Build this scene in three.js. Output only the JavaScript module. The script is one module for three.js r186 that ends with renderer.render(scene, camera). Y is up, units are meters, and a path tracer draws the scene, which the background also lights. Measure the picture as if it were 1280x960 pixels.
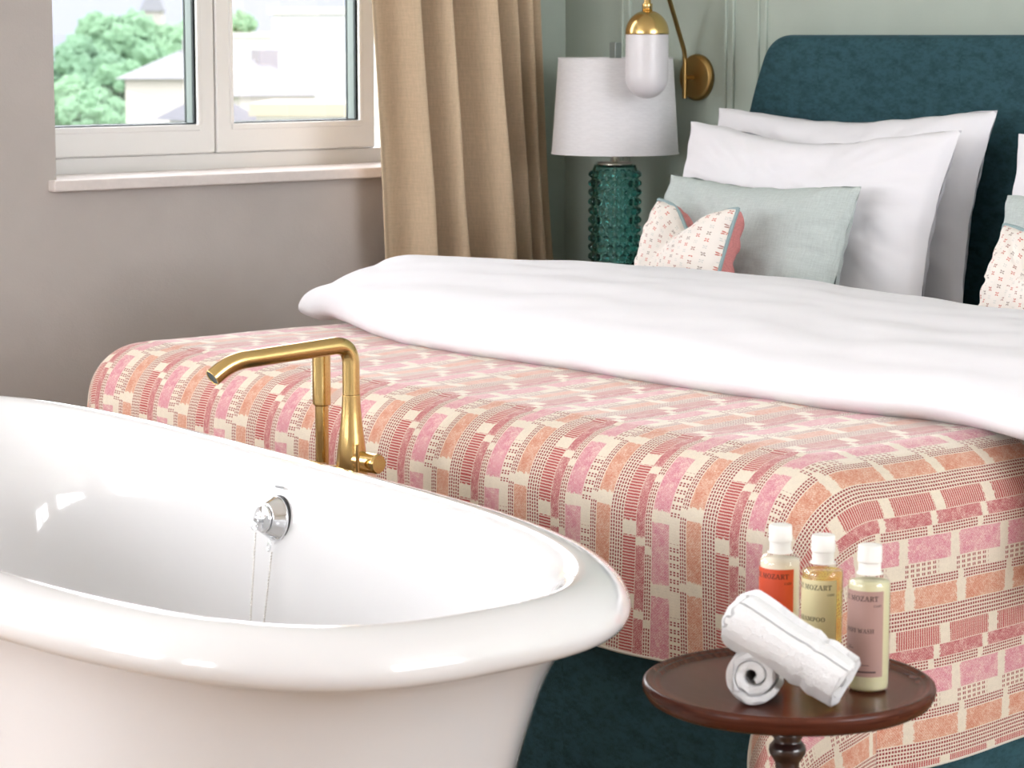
import * as THREE from 'three';
import { mergeGeometries, toCreasedNormals } from 'three/addons/utils/BufferGeometryUtils.js';
import { RoundedBoxGeometry } from 'three/addons/geometries/RoundedBoxGeometry.js';
import { ImprovedNoise } from 'three/addons/math/ImprovedNoise.js';
import { RectAreaLightUniformsLib } from 'three/addons/lights/RectAreaLightUniformsLib.js';

// ---------------------------------------------------------------- camera, sky, light, exposure
const scene = new THREE.Scene();
const EYE = new THREE.Vector3(5.41, 1.30, 4.71), FOCAL = 3157, PITCH = Math.atan(437 / FOCAL), YAW = Math.atan2(2640, FOCAL);
const FORWARD = new THREE.Vector3(-Math.cos(YAW) * Math.cos(PITCH), -Math.sin(PITCH), -Math.sin(YAW) * Math.cos(PITCH));
const camera = new THREE.PerspectiveCamera(2 * Math.atan(480 / FOCAL) * 180 / Math.PI, 4 / 3, 0.05, 2000);
camera.position.copy(EYE);
camera.lookAt(EYE.clone().add(FORWARD));
camera.focus = 4.5;
camera.userData.fStop = 11;
const renderer = new THREE.WebGLRenderer({ antialias: true });
renderer.toneMapping = THREE.LinearToneMapping;
renderer.toneMappingExposure = 1.07;
renderer.shadowMap.enabled = true;
const SKY = 7.7;                                       // an even, hazy white sky
scene.background = new THREE.Color().setRGB(SKY * 0.985, SKY, SKY * 1.05);
RectAreaLightUniformsLib.init();

// ---------------------------------------------------------------- helpers
const RIGHT = new THREE.Vector3().crossVectors(FORWARD, new THREE.Vector3(0, 1, 0)).normalize();
const UPV = new THREE.Vector3().crossVectors(RIGHT, FORWARD);
const at = (px, py, depth) => EYE.clone().addScaledVector(FORWARD, depth).addScaledVector(RIGHT, (px - 640) / FOCAL * depth).addScaledVector(UPV, -(py - 480) / FOCAL * depth);
let seedState = 7;
const rnd = () => { seedState = (seedState * 1664525 + 1013904223) >>> 0; return seedState / 4294967296; };
const perlin = new ImprovedNoise();
const noise = (x, y, z = 0) => perlin.noise(x, y, z);
const fbm = (x, y, z = 0, o = 4) => { let s = 0, a = 0.5, f = 1; for (let i = 0; i < o; i++) { s += a * noise(x * f, y * f, z * f + i * 7.3); a *= 0.5; f *= 2.03; } return s; };
const clamp = THREE.MathUtils.clamp, smooth = THREE.MathUtils.smoothstep, lerp = THREE.MathUtils.lerp;
const lin = (r, g, b) => new THREE.Color().setRGB(r, g, b);
const names = {};
const numbered = (n) => { names[n] = (names[n] ?? -1) + 1; return names[n] ? n + '_' + String(names[n]).padStart(3, '0') : n; };
function tag(o, label, category, group, kind) {
  if (label) o.userData.label = label;
  if (category) o.userData.category = category;
  if (group) o.userData.group = group;
  if (kind) o.userData.kind = kind;
  return o;
}
function thing(name, label, category, [x, y, z] = [0, 0, 0], turn = 0, group) {
  const o = new THREE.Group(); o.name = numbered(name); o.position.set(x, y, z); o.rotation.y = turn; scene.add(o);
  return tag(o, label, category, group);
}
function part(name, geo, mat, parent = scene, label) {
  const m = new THREE.Mesh(Array.isArray(geo) ? join(geo) : geo, mat);
  m.name = parent === scene ? numbered(name) : name; m.castShadow = m.receiveShadow = true;
  if (label) m.userData.label = label;
  parent.add(m); return m;
}
const structure = (name, geo, mat, label) => tag(part(name, geo, mat), label, undefined, undefined, 'structure');
function join(list) {
  return mergeGeometries(list.map((g) => { const h = g.index ? g.toNonIndexed() : g; for (const k of Object.keys(h.attributes)) if (!['position', 'normal', 'uv'].includes(k)) h.deleteAttribute(k); return h; }));
}
// a box with uv in metres, given by its two corners
function box(x0, y0, z0, x1, y1, z1, r = 0) {
  const w = x1 - x0, h = y1 - y0, d = z1 - z0;
  const g = r ? new RoundedBoxGeometry(w, h, d, 3, Math.min(r, w / 2.01, h / 2.01, d / 2.01)) : new THREE.BoxGeometry(w, h, d);
  g.translate((x0 + x1) / 2, (y0 + y1) / 2, (z0 + z1) / 2);
  metricUV(g); return g;
}
function metricUV(g) {
  const p = g.attributes.position, n = g.attributes.normal, uv = new Float32Array(p.count * 2);
  for (let i = 0; i < p.count; i++) {
    const ax = Math.abs(n.getX(i)), ay = Math.abs(n.getY(i)), az = Math.abs(n.getZ(i));
    const a = ax > ay && ax > az ? [p.getZ(i), p.getY(i)] : ay > az ? [p.getX(i), p.getZ(i)] : [p.getX(i), p.getY(i)];
    uv[i * 2] = a[0]; uv[i * 2 + 1] = a[1];
  }
  g.setAttribute('uv', new THREE.BufferAttribute(uv, 2)); return g;
}
// f(u, v) -> [x, y, z, U, V]
function grid(nu, nv, f, { closeU = false, flip = false } = {}) {
  const pos = [], uv = [], idx = [];
  for (let j = 0; j <= nv; j++) for (let i = 0; i <= nu; i++) { const q = f(i / nu, j / nv); pos.push(q[0], q[1], q[2]); uv.push(q[3] ?? i / nu, q[4] ?? j / nv); }
  for (let j = 0; j < nv; j++) for (let i = 0; i < nu; i++) {
    const a = j * (nu + 1) + i, b = a + 1, c = a + nu + 1, d = c + 1;
    flip ? idx.push(a, c, b, b, c, d) : idx.push(a, b, c, b, d, c);
  }
  const g = new THREE.BufferGeometry();
  g.setAttribute('position', new THREE.Float32BufferAttribute(pos, 3)); g.setAttribute('uv', new THREE.Float32BufferAttribute(uv, 2)); g.setIndex(idx);
  g.computeVertexNormals();
  if (closeU) {
    const n = g.attributes.normal, v = new THREE.Vector3();
    for (let j = 0; j <= nv; j++) { const a = j * (nu + 1), b = a + nu; v.set(n.getX(a) + n.getX(b), n.getY(a) + n.getY(b), n.getZ(a) + n.getZ(b)).normalize(); n.setXYZ(a, v.x, v.y, v.z); n.setXYZ(b, v.x, v.y, v.z); }
  }
  return g;
}
function lathe(profile, seg = 64, smoothed = false) {
  const pts = profile.map((p) => new THREE.Vector2(p[0], p[1]));
  const g = new THREE.LatheGeometry(smoothed ? new THREE.SplineCurve(pts).getPoints(pts.length * 6) : pts, seg);
  return g;
}
function tube(points, r, seg = 40, rs = 14, closed = false, curve) {
  const c = curve ?? new THREE.CatmullRomCurve3(points.map((p) => new THREE.Vector3(...p)), closed, 'catmullrom', 0.5);
  return new THREE.TubeGeometry(c, seg, r, rs, closed);
}
function bentPath(points, radius) {                     // straight runs with round elbows
  const v = points.map((p) => new THREE.Vector3(...p)), path = new THREE.CurvePath();
  let start = v[0];
  for (let i = 1; i < v.length - 1; i++) {
    const r = Array.isArray(radius) ? radius[i - 1] : radius;
    const a = v[i].clone().add(v[i - 1].clone().sub(v[i]).setLength(r)), b = v[i].clone().add(v[i + 1].clone().sub(v[i]).setLength(r));
    path.add(new THREE.LineCurve3(start, a)); path.add(new THREE.QuadraticBezierCurve3(a, v[i], b)); start = b;
  }
  path.add(new THREE.LineCurve3(start, v[v.length - 1]));
  return path;
}
function rod(a, b, r0, r1 = r0, seg = 24) {
  const A = new THREE.Vector3(...a), B = new THREE.Vector3(...b), g = new THREE.CylinderGeometry(r1, r0, A.distanceTo(B), seg);
  g.applyQuaternion(new THREE.Quaternion().setFromUnitVectors(new THREE.Vector3(0, 1, 0), B.clone().sub(A).normalize()));
  g.translate((A.x + B.x) / 2, (A.y + B.y) / 2, (A.z + B.z) / 2); return g;
}
// textures: f(x, y) -> [r, g, b] in 0..255
function texture(w, h, f, srgb = true) {
  const data = new Uint8Array(w * h * 4);
  for (let y = 0; y < h; y++) for (let x = 0; x < w; x++) { const c = f(x, y), o = (y * w + x) * 4; data[o] = clamp(c[0], 0, 255); data[o + 1] = clamp(c[1], 0, 255); data[o + 2] = clamp(c[2], 0, 255); data[o + 3] = 255; }
  const t = new THREE.DataTexture(data, w, h); t.wrapS = t.wrapT = THREE.RepeatWrapping; t.magFilter = THREE.LinearFilter; t.minFilter = THREE.LinearMipmapLinearFilter; t.generateMipmaps = true;
  if (srgb) t.colorSpace = THREE.SRGBColorSpace;
  t.needsUpdate = true; return t;
}
const grey = (w, h, f) => texture(w, h, (x, y) => { const v = f(x, y); return [v, v, v]; }, false);
// value noise that repeats with period p
const hashTable = Array.from({ length: 4096 }, () => rnd());
const hash = (x, y) => hashTable[((x * 73 + y * 179 + (x * y) % 61 * 7) % 4096 + 4096) % 4096];
function tiled(x, y, p) {
  const ix = Math.floor(x), iy = Math.floor(y), fx = x - ix, fy = y - iy, sx = fx * fx * (3 - 2 * fx), sy = fy * fy * (3 - 2 * fy), m = (k) => ((k % p) + p) % p;
  return lerp(lerp(hash(m(ix), m(iy)), hash(m(ix + 1), m(iy)), sx), lerp(hash(m(ix), m(iy + 1)), hash(m(ix + 1), m(iy + 1)), sx), sy);
}
const scaled = (t, sx, sy = sx) => { const c = t.clone(); c.repeat.set(1 / sx, 1 / sy); c.needsUpdate = true; return c; };

// ---------------------------------------------------------------- textures and materials
const weaveBump = grey(256, 256, (x, y) => { const a = Math.sin(x / 256 * Math.PI * 2 * 32), b = Math.sin(y / 256 * Math.PI * 2 * 32); return 128 + 50 * ((Math.floor(x / 8) + Math.floor(y / 8)) % 2 ? a : b) + 60 * (tiled(x / 4, y / 4, 64) - 0.5); });
const linenMap = texture(512, 512, (x, y) => {
  const v = 0.86 + 0.14 * tiled(x / 2, y / 64, 256) * 0.6 + 0.14 * tiled(x / 64, y / 2, 256) * 0.6 + 0.06 * (tiled(x / 2, y / 2, 256) - 0.5);
  return [255 * v, 255 * v, 255 * v];
});
const cloudMap = texture(512, 512, (x, y) => { const v = 0.95 + 0.03 * tiled(x / 64, y / 64, 8) + 0.02 * tiled(x / 16, y / 16, 32); return [255 * v, 255 * v, 255 * v]; });
const plasterBump = grey(512, 512, (x, y) => 90 * tiled(x / 4, y / 4, 128) + 90 * tiled(x / 16, y / 16, 32) + 60 * tiled(x / 64, y / 64, 8));
const velvetMap = texture(1024, 1024, (x, y) => {
  const v = 0.72 + 0.26 * tiled(x / 64, y / 32, 32) ** 1 * 0.6 + 0.22 * tiled(x / 20.48, y / 10.24, 100) * 0.7 + 0.22 * tiled(x / 4, y / 4, 256) * 0.5;
  return [255 * Math.min(1, v), 255 * Math.min(1, v), 255 * Math.min(1, v)];
});
const terryBump = grey(256, 256, (x, y) => 255 * (0.55 * tiled(x / 3.2, y / 3.2, 80) + 0.3 * tiled(x / 8, y / 8, 32) + 0.15 * tiled(x / 32, y / 32, 8)));
const brushed = grey(256, 256, (x, y) => 90 + 110 * tiled(x / 128, y / 1, 256) * 0.6 + 40 * tiled(x / 8, y / 2, 128));
const std = (o) => new THREE.MeshPhysicalMaterial({ roughness: 0.6, metalness: 0, ...o });

const M = {
  greyPaint: std({ color: lin(0.52, 0.475, 0.445), map: scaled(cloudMap, 1.6), roughness: 0.75, bumpMap: scaled(plasterBump, 0.35), bumpScale: 0.0005 }),
  sagePaint: std({ color: lin(0.44, 0.505, 0.44), map: scaled(cloudMap, 1.6), roughness: 0.55, bumpMap: scaled(plasterBump, 0.35), bumpScale: 0.0004 }),
  whitePaint: std({ color: lin(0.86, 0.85, 0.83), roughness: 0.7 }),
  warmPaint: std({ color: lin(0.78, 0.75, 0.71), roughness: 0.8 }),
  frameWhite: std({ color: lin(0.8, 0.79, 0.77), roughness: 0.3 }),
  gasket: std({ color: lin(0.03, 0.04, 0.042), roughness: 0.5 }),
  spacer: std({ color: lin(0.2, 0.225, 0.22), roughness: 0.4, metalness: 0.6 }),
  pane: std({ color: lin(1, 1, 1), transmission: 1, thickness: 0, roughness: 0, ior: 1.5 }),
  marble: std({ color: lin(0.78, 0.71, 0.68), map: scaled(cloudMap, 0.25), roughness: 0.3 }),
  exterior: std({ color: lin(0.6, 0.56, 0.5), roughness: 0.9 }),
  curtain: std({ color: lin(0.69, 0.53, 0.36), map: scaled(linenMap, 0.16), roughness: 0.95, bumpMap: scaled(weaveBump, 0.05), bumpScale: 0.0004, sheen: 0.3, sheenRoughness: 0.6, sheenColor: lin(0.5, 0.42, 0.32) }),
  velvet: std({ color: lin(0.034, 0.087, 0.105), map: scaled(velvetMap, 0.45), roughness: 0.85, specularIntensity: 0.3, sheen: 1, sheenRoughness: 0.5, sheenColor: lin(0.25, 0.32, 0.36) }),
  cotton: std({ color: lin(0.79, 0.775, 0.805), roughness: 0.85, bumpMap: scaled(weaveBump, 0.03), bumpScale: 0.00012 }),
  greenLinen: std({ color: lin(0.56, 0.62, 0.6), map: scaled(linenMap, 0.12), roughness: 0.9, bumpMap: scaled(weaveBump, 0.03), bumpScale: 0.0003 }),
  pinkLinen: std({ color: lin(0.66, 0.25, 0.24), map: scaled(linenMap, 0.1), roughness: 0.9 }),
  piping: std({ color: lin(0.27, 0.36, 0.37), roughness: 0.8 }),
  shade: std({ color: lin(0.9, 0.88, 0.9), map: scaled(cloudMap, 0.1), roughness: 1, transmission: 0.15, thickness: 0 }),
  opal: std({ color: lin(0.8, 0.77, 0.79), roughness: 0.32, transmission: 0.15, thickness: 0 }),
  tealGlass: std({ color: lin(1, 1, 1), transmission: 1, thickness: 0.01, roughness: 0.02, ior: 1.48, attenuationColor: lin(0.16, 0.58, 0.55), attenuationDistance: 0.026 }),
  finial: std({ color: lin(0.3, 0.34, 0.32), roughness: 0.3, metalness: 0.3 }),
  nickel: std({ color: lin(0.62, 0.58, 0.52), metalness: 1, roughness: 0.22 }),
  chrome: std({ color: lin(0.82, 0.83, 0.85), metalness: 1, roughness: 0.05 }),
  brass: std({ color: lin(0.67, 0.465, 0.19), metalness: 1, roughness: 0.36, roughnessMap: scaled(brushed, 0.5), anisotropy: 0.5 }),
  oldBrass: std({ color: lin(0.42, 0.27, 0.1), metalness: 1, roughness: 0.3, anisotropy: 0.4 }),
  enamel: std({ color: lin(0.74, 0.73, 0.732), roughness: 0.12, clearcoat: 1, clearcoatRoughness: 0.03 }),
  black: std({ color: lin(0.015, 0.015, 0.015), roughness: 0.5 }),
  markGrey: std({ color: lin(0.42, 0.42, 0.43), roughness: 0.5 }),
  mattress: std({ color: lin(0.75, 0.73, 0.7), roughness: 0.9 }),
  terry: std({ color: lin(0.85, 0.85, 0.86), roughness: 1, bumpMap: scaled(terryBump, 0.05), bumpScale: 0.0016, sheen: 0.4, sheenRoughness: 0.6 }),
  cap: std({ color: lin(0.86, 0.84, 0.8), roughness: 0.35 }),
  plastic: std({ color: lin(1, 1, 1), transmission: 1, thickness: 0, roughness: 0.03, ior: 1.5 }),
};
// dark polished mahogany and pale oak
function woodMap(a, b, fx, fy) {
  return texture(1024, 512, (x, y) => {
    const g = tiled(x / 128 * fx, y / 8 * fy, 64 * fy) * 0.5 + tiled(x / 64 * fx, y / 2 * fy, 256 * fy) * 0.5, r = 0.5 + 0.5 * Math.sin((y / 512 * 12 + 1.6 * tiled(x / 128, y / 64, 8)) * Math.PI * 2);
    const k = clamp(g * 0.75 + r * 0.3, 0, 1); return [lerp(a[0], b[0], k), lerp(a[1], b[1], k), lerp(a[2], b[2], k)];
  });
}
M.mahogany = std({ map: scaled(woodMap([54, 25, 17], [106, 58, 42], 1, 1), 0.4, 0.2), roughness: 0.24, specularIntensity: 0.4 });
M.mahoganyDark = std({ map: scaled(woodMap([30, 14, 12], [58, 30, 25], 1, 1), 0.3, 0.15), roughness: 0.3, clearcoat: 0.8, clearcoatRoughness: 0.1 });
M.oak = std({ map: scaled(woodMap([118, 88, 54], [148, 114, 74], 1, 1), 1.4, 0.5), roughness: 0.45 });

// the woven throw: one period across the stripes (U), four blocks along them (V)
const STRIPE = 0.199, BLOCK = 0.113;
const throwTexture = (() => {
  const W = 1024, H = 2048, mm = STRIPE * 1000 / W, vm = BLOCK * 4000 / H;
  const cream = [221, 209, 190], orange = [202, 126, 100], red = [166, 52, 54], dark = [132, 36, 42], mauve = [176, 84, 90], pink = [206, 122, 140];
  const zones = [[0.00, 0.165, 'orange'], [0.165, 0.31, 'dash6'], [0.31, 0.455, 'ladder'], [0.455, 0.56, 'mauve'], [0.56, 0.63, 'dash3'], [0.63, 0.82, 'pink'], [0.82, 0.93, 'dots'], [0.93, 1.0, 'dash3']];
  const mod = (a, b) => ((a % b) + b) % b;
  const gap = (v, u, phase, width, b) => {              // cream blocks between the coloured ones, with ragged woven ends
    const rag = (hash(Math.floor(u / 1.6), Math.floor(b * 9 + phase * 31)) - 0.5) * 4.5, t = mod(v - phase * 113, 113);
    return t + rag > 113 - width || t + rag < 0;
  };
  return texture(W, H, (x, y) => {
    const u = x * mm, v = y * vm, f = x / W, z = zones.find((q) => f >= q[0] && f < q[1]) ?? zones[7], l = (f - z[0]) * STRIPE * 1000, width = (z[1] - z[0]) * STRIPE * 1000, b = Math.floor(v / 113);
    const weave = tiled(x / 5, y / 5, 409) * 0.55 + tiled(x / 12, y / 3.2, 640) * 0.25 + tiled(x / 40, y / 40, 51) * 0.2;
    let c = cream, k = 0;
    const solid = (col, phase, gapWidth, base) => { if (l < 0.9 || l > width - 0.5 || gap(v, u, phase, gapWidth, b)) return; c = col; k = clamp(base - 0.13 - 0.7 * (weave - 0.5) * 2 + 0.16 * Math.sin((x * 0.5 + y * 0.62) * 0.55), 0.12, 1); };
    const dash = (rows, period, shift) => {
      const rowH = width / rows, r = Math.floor(l / rowH), ly = l - r * rowH, lv = mod(v + (r % 2) * period * 0.12 + shift, period);
      if (ly > rowH * 0.16 && ly < rowH * 0.76 && lv < period * 0.7) { c = dark; k = 1 - 0.25 * weave; }
    };
    if (z[2] === 'orange') solid(orange, 0, 20, 0.78);
    else if (z[2] === 'pink') solid(pink, 0.12, 19, 0.76);
    else if (z[2] === 'mauve') solid(mauve, 0.47, 13, 0.8);
    else if (z[2] === 'ladder') { if (!gap(v, u, 0.34, 22, b) && l > 0.6) { const t = mod(v + 0.5 * hash(Math.floor(u / 2), b), 4.7); if (t < 2.9 && (Math.floor(u / 2.1) % 2 || t < 2.5)) { c = red; k = 1 - 0.3 * weave; } else { c = mauve; k = 0.16; } } }
    else if (z[2] === 'dash6') { if (!(l < 1.2)) dash(5, 5.65, 0); }
    else if (z[2] === 'dash3') { if (!gap(v, u, f < 0.7 ? 0.58 : 0.97, 12, b)) dash(3, 5.65, 2); }
    else { const t = mod(v - 0.2 * 113, 113); if (t > 18 && t < 96) { const q = mod(t, 12); if (q < 8 && mod(q, 4) < 2.6 && mod(l, width / 3) > 1.5 && mod(l, width / 3) < 5.6) { c = dark; k = 0.98 - 0.3 * weave; } } }
    const s = 0.93 + 0.1 * weave + 0.05 * Math.sin(y * 0.9) * Math.sin(x * 0.9);
    return [0, 1, 2].map((n) => lerp(cream[n], c[n], k) * s);
  });
})();
M.kilim = std({ map: throwTexture, roughness: 0.95, sheen: 1, sheenRoughness: 0.55, sheenColor: lin(1, 0.97, 0.95), bumpMap: scaled(weaveBump, 0.16, 0.3), bumpScale: 0.0004 });
M.hem = std({ color: lin(0.6, 0.55, 0.48), roughness: 0.95 });

// sprigs printed on the small cushions
const sprigMap = (() => {
  const c = document.createElement('canvas'); c.width = 512; c.height = 512; const g = c.getContext('2d');
  g.fillStyle = '#e8e0d8'; g.fillRect(0, 0, 512, 512);
  const cols = ['#cd7263', '#a3746a', '#b9bbb6', '#c06a5c', '#93827a', '#c6c6c0'];
  for (let i = 0; i < 6; i++) for (let j = 0; j < 8; j++) {
    const x = (i + 0.5) * 85.3, y = ((j + 0.5) * 64 + (i % 2) * 32) % 512, col = cols[(i + j * 2) % 6], big = (i + j * 2) % 3 !== 2;
    g.fillStyle = col;
    for (const s of [-1, 1]) for (const t of [-1, 1]) { g.beginPath(); g.ellipse(x + s * 10, y + t * 9, big ? 8 : 5, big ? 5.2 : 3.6, s * t * 0.6, 0, 7); g.fill(); }
    g.fillRect(x - 1, y - 12, 2, 24);
  }
  const t = new THREE.CanvasTexture(c); t.wrapS = t.wrapT = THREE.RepeatWrapping; t.colorSpace = THREE.SRGBColorSpace; return t;
})();
M.sprig = std({ map: scaled(sprigMap, 0.13, 0.13), roughness: 0.9 });

// ---------------------------------------------------------------- the room
const RX = 7.4, RZ = 8.4, RY = 3.0, T = 0.34;
// openings: [from, to, bottom, top]
const leftOpenings = [[0.42, 1.625, 0.945, 2.8], [2.75, 3.6, 0.945, 2.8], [4.3, 6.9, 0.945, 2.8]];
const rightOpenings = [[0.3, 2.9, 0.945, 2.8]];  // unseen window, added to brighten the surfaces that face the right wall
const frontOpenings = [[0.4, 2.2, 0.945, 2.8], [2.8, 4.0, 0.945, 2.8]];
structure('floor', box(-T, -0.2, -T, RX + T, 0, RZ + T), M.oak, 'warm oak floor');
structure('ceiling', box(-T, RY, -T, RX + T, RY + 0.2, RZ + T), M.whitePaint, 'white ceiling');
structure('wall_back', box(-T, 0, -T, RX + T, RY, 0), M.sagePaint, 'sage green wall behind the headboard');
{
  const g = [box(-T, 0, 0.05, 0, leftOpenings[0][2], RZ), box(-T, leftOpenings[0][3], 0.05, 0, RY, RZ)];
  let from = 0.05;
  for (const [a, b, lo, hi] of leftOpenings) { g.push(box(-T, lo, from, 0, hi, a)); from = b; }
  g.push(box(-T, leftOpenings[0][2], from, 0, leftOpenings[0][3], RZ));
  structure('wall_left', g, M.greyPaint, 'warm grey wall with the window');
  structure('trim_1', box(-T, 0, 0, 0.012, RY, 0.16), M.sagePaint, 'sage green corner strip beside the curtain');  // narrow corner strip in the back wall paint
  const f = [box(0, 0, RZ, RX, frontOpenings[0][2], RZ + T), box(0, frontOpenings[0][3], RZ, RX, RY, RZ + T)];
  from = 0;
  for (const [a, b, lo, hi] of frontOpenings) { f.push(box(from, lo, RZ, a, hi, RZ + T)); from = b; }
  f.push(box(from, frontOpenings[0][2], RZ, RX, frontOpenings[0][3], RZ + T));
  const r = [box(RX, 0, 0, RX + T, rightOpenings[0][2], RZ), box(RX, rightOpenings[0][3], 0, RX + T, RY, RZ)];
  from = 0;
  for (const [a, b, lo, hi] of rightOpenings) { r.push(box(RX, lo, from, RX + T, hi, a)); from = b; }
  r.push(box(RX, rightOpenings[0][2], from, RX + T, rightOpenings[0][3], RZ));
  structure('wall_right', r, M.warmPaint, 'wall with an added window across the room from the bathtub');
  structure('wall_front', f, M.warmPaint, 'wall with tall windows behind the viewer');
}
structure('baseboard_left', box(0, 0, 0.16, 0.018, 0.14, RZ, 0.004), M.greyPaint, 'grey baseboard under the window');
structure('baseboard_back', box(0.012, 0, 0, RX, 0.14, 0.018, 0.004), M.sagePaint, 'sage green baseboard');
// panel mouldings: frames of two fine beads
function mouldingBar(x0, y0, x1, y1) {
  const up = Math.abs(y1 - y0) > Math.abs(x1 - x0), out = [];
  for (const [o, r, d] of [[-0.012, 0.0045, 0.011], [0.012, 0.0045, 0.008], [0.0, 0.009, 0.005]])
    out.push(up ? box(x0 + o - r, y0, -0.002, x0 + o + r, y1, d, 0.0035) : box(x0, y0 + o - r, -0.002, x1, y0 + o + r, d, 0.0035));
  return out;
}
[[0.268, 0.668, 'narrow moulded wall panel frame behind the brass sconce'], [0.787, 3.18, 'wide moulded wall panel frame behind the headboard'], [3.3, 3.7, 'narrow moulded wall panel frame beyond the headboard']].forEach(([a, b, label], i) => {
  structure('trim_' + (i + 2), [...mouldingBar(a, 0.3, a, 2.4), ...mouldingBar(b, 0.3, b, 2.4), ...mouldingBar(a, 0.3, b, 0.3), ...mouldingBar(a, 2.4, b, 2.4)], M.sagePaint, label);
});

// ---------------------------------------------------------------- windows
// local x runs along the wall, z points into the room, origin at the middle of the opening's lower edge on the wall's inner face
function makeWindow(n, w, h, inset, split, label, sill) {
  const o = new THREE.Group(); o.name = 'window_' + n; scene.add(o); tag(o, label, undefined, undefined, 'structure');
  const hw = w / 2, back = -inset - 0.07, front = -inset, F = 0.045;
  part('frame', [box(-hw, 0, back, hw, F, front - 0.012, 0.003), box(-hw, h - F, back, hw, h, front - 0.012, 0.003), box(-hw, F, back, -hw + F, h - F, front - 0.012, 0.003), box(hw - F, F, back, hw, h - F, front - 0.012, 0.003)], M.frameWhite, o);
  for (const [a, b] of split) {
    const st = [0.054, 0.054], lo = 0.046, hi = h - 0.04, gb = lo + 0.076, gt = hi - 0.076, gl = a + st[0], gr = b - st[1], bars = [];
    const bar = (x0, y0, x1, y1, r = 0.006) => bars.push(box(x0, y0, back + 0.012, x1, y1, front, r));
    bar(a, lo, b, gb); bar(a, gt, b, hi); bar(a, gb - 0.01, gl, gt + 0.01); bar(gr, gb - 0.01, b, gt + 0.01);
    const s = part('sash', bars, M.frameWhite, o);
    const step = 0.007, bead = [];                     // glazing bead: a small step round the glass
    bead.push(box(gl - step, gb - 0.016, front - 0.03, gr + step, gb, front + 0.003, 0.003), box(gl - step, gt, front - 0.03, gr + step, gt + 0.016, front + 0.003, 0.003), box(gl - 0.012, gb, front - 0.03, gl, gt, front + 0.003, 0.003), box(gr, gb, front - 0.03, gr + 0.012, gt, front + 0.003, 0.003));
    part('glazing_bead', bead, M.frameWhite, s);
    const ring = (z0, z1, k) => [box(gl, gb, z0, gr, gb + k, z1), box(gl, gt - k, z0, gr, gt, z1), box(gl, gb + k, z0, gl + k, gt - k, z1), box(gr - k, gb + k, z0, gr, gt - k, z1)];
    part('gasket', [...ring(front - 0.016, front - 0.012, 0.004), ...ring(back + 0.014, back + 0.02, 0.005)], M.gasket, s);
    part('spacer', ring(front - 0.05, front - 0.02, 0.0035), M.spacer, s);
    part('pane', box(gl, gb, front - 0.036, gr, gt, front - 0.0355), M.pane, s, 'clear window pane');
  }
  if (sill) part('sill', box(-hw - 0.022, -0.022, -inset, hw + 0.02, 0.006, 0.03, 0.004), M.marble, o, 'pale pink marble sill');
  part('outer_sill', box(-hw, -0.03, -T - 0.03, hw, 0.004, back + 0.01), M.spacer, o);
  return o;
}
{
  const [a, b, lo, hi] = leftOpenings[0], mid = (a + b) / 2, k = (z) => mid - z;
  const o = makeWindow(1, b - a, hi - lo, 0.2, [[k(1.575), k(1.034)], [k(1.03), k(0.51)]], 'white framed double window over a marble sill beside the curtain', true);
  o.position.set(0, lo, mid); o.rotation.y = Math.PI / 2;
  leftOpenings.slice(1).forEach(([a, b, lo, hi], i) => {
    const o = makeWindow(i + 2, b - a, hi - lo, 0.2, [[-(b - a) / 2 + 0.04, -0.002], [0.002, (b - a) / 2 - 0.04]], ['white framed window beside the bathtub', 'white framed window furthest from the bed'][i], true);
    o.position.set(0, lo, (a + b) / 2); o.rotation.y = Math.PI / 2;
  });
  rightOpenings.forEach(([a, b, lo, hi], i) => {
    const o = makeWindow(i + 6, b - a, hi - lo, 0.2, [[-(b - a) / 2 + 0.04, -0.002], [0.002, (b - a) / 2 - 0.04]], 'added broad window across the room from the bed', true);
    o.position.set(RX, lo, (a + b) / 2); o.rotation.y = -Math.PI / 2;
  });
  frontOpenings.forEach(([a, b, lo, hi], i) => {
    const o = makeWindow(i + 4, b - a, hi - lo, 0.2, [[-(b - a) / 2 + 0.04, -0.002], [0.002, (b - a) / 2 - 0.04]], ['broad window next to the corner in the wall behind the viewer', 'narrow window in the wall behind the viewer'][i], true);
    o.position.set((a + b) / 2, lo, RZ); o.rotation.y = Math.PI;
  });
}
// daylight entering by the windows that the picture does not show
function daylight(w, h, x, y, z, tx, tz, power) {
  const l = new THREE.RectAreaLight(new THREE.Color().setRGB(0.985, 1, 1.05), power, w, h); l.name = 'window_daylight';
  l.position.set(x, y, z); l.lookAt(x + tx, y, z + tz); scene.add(l);
}
for (const [a, b, lo, hi] of leftOpenings.slice(1)) daylight(b - a - 0.1, hi - lo - 0.1, -T - 0.02, (lo + hi) / 2, (a + b) / 2, 1, 0, SKY);
for (const [a, b, lo, hi] of rightOpenings) daylight(b - a - 0.1, hi - lo - 0.1, RX + T + 0.02, (lo + hi) / 2, (a + b) / 2, -1, 0, SKY);  // area light of the added right window
for (const [a, b, lo, hi] of frontOpenings) daylight(b - a - 0.1, hi - lo - 0.1, (a + b) / 2, (lo + hi) / 2, RZ + T + 0.02, 0, -1, SKY);

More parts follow.
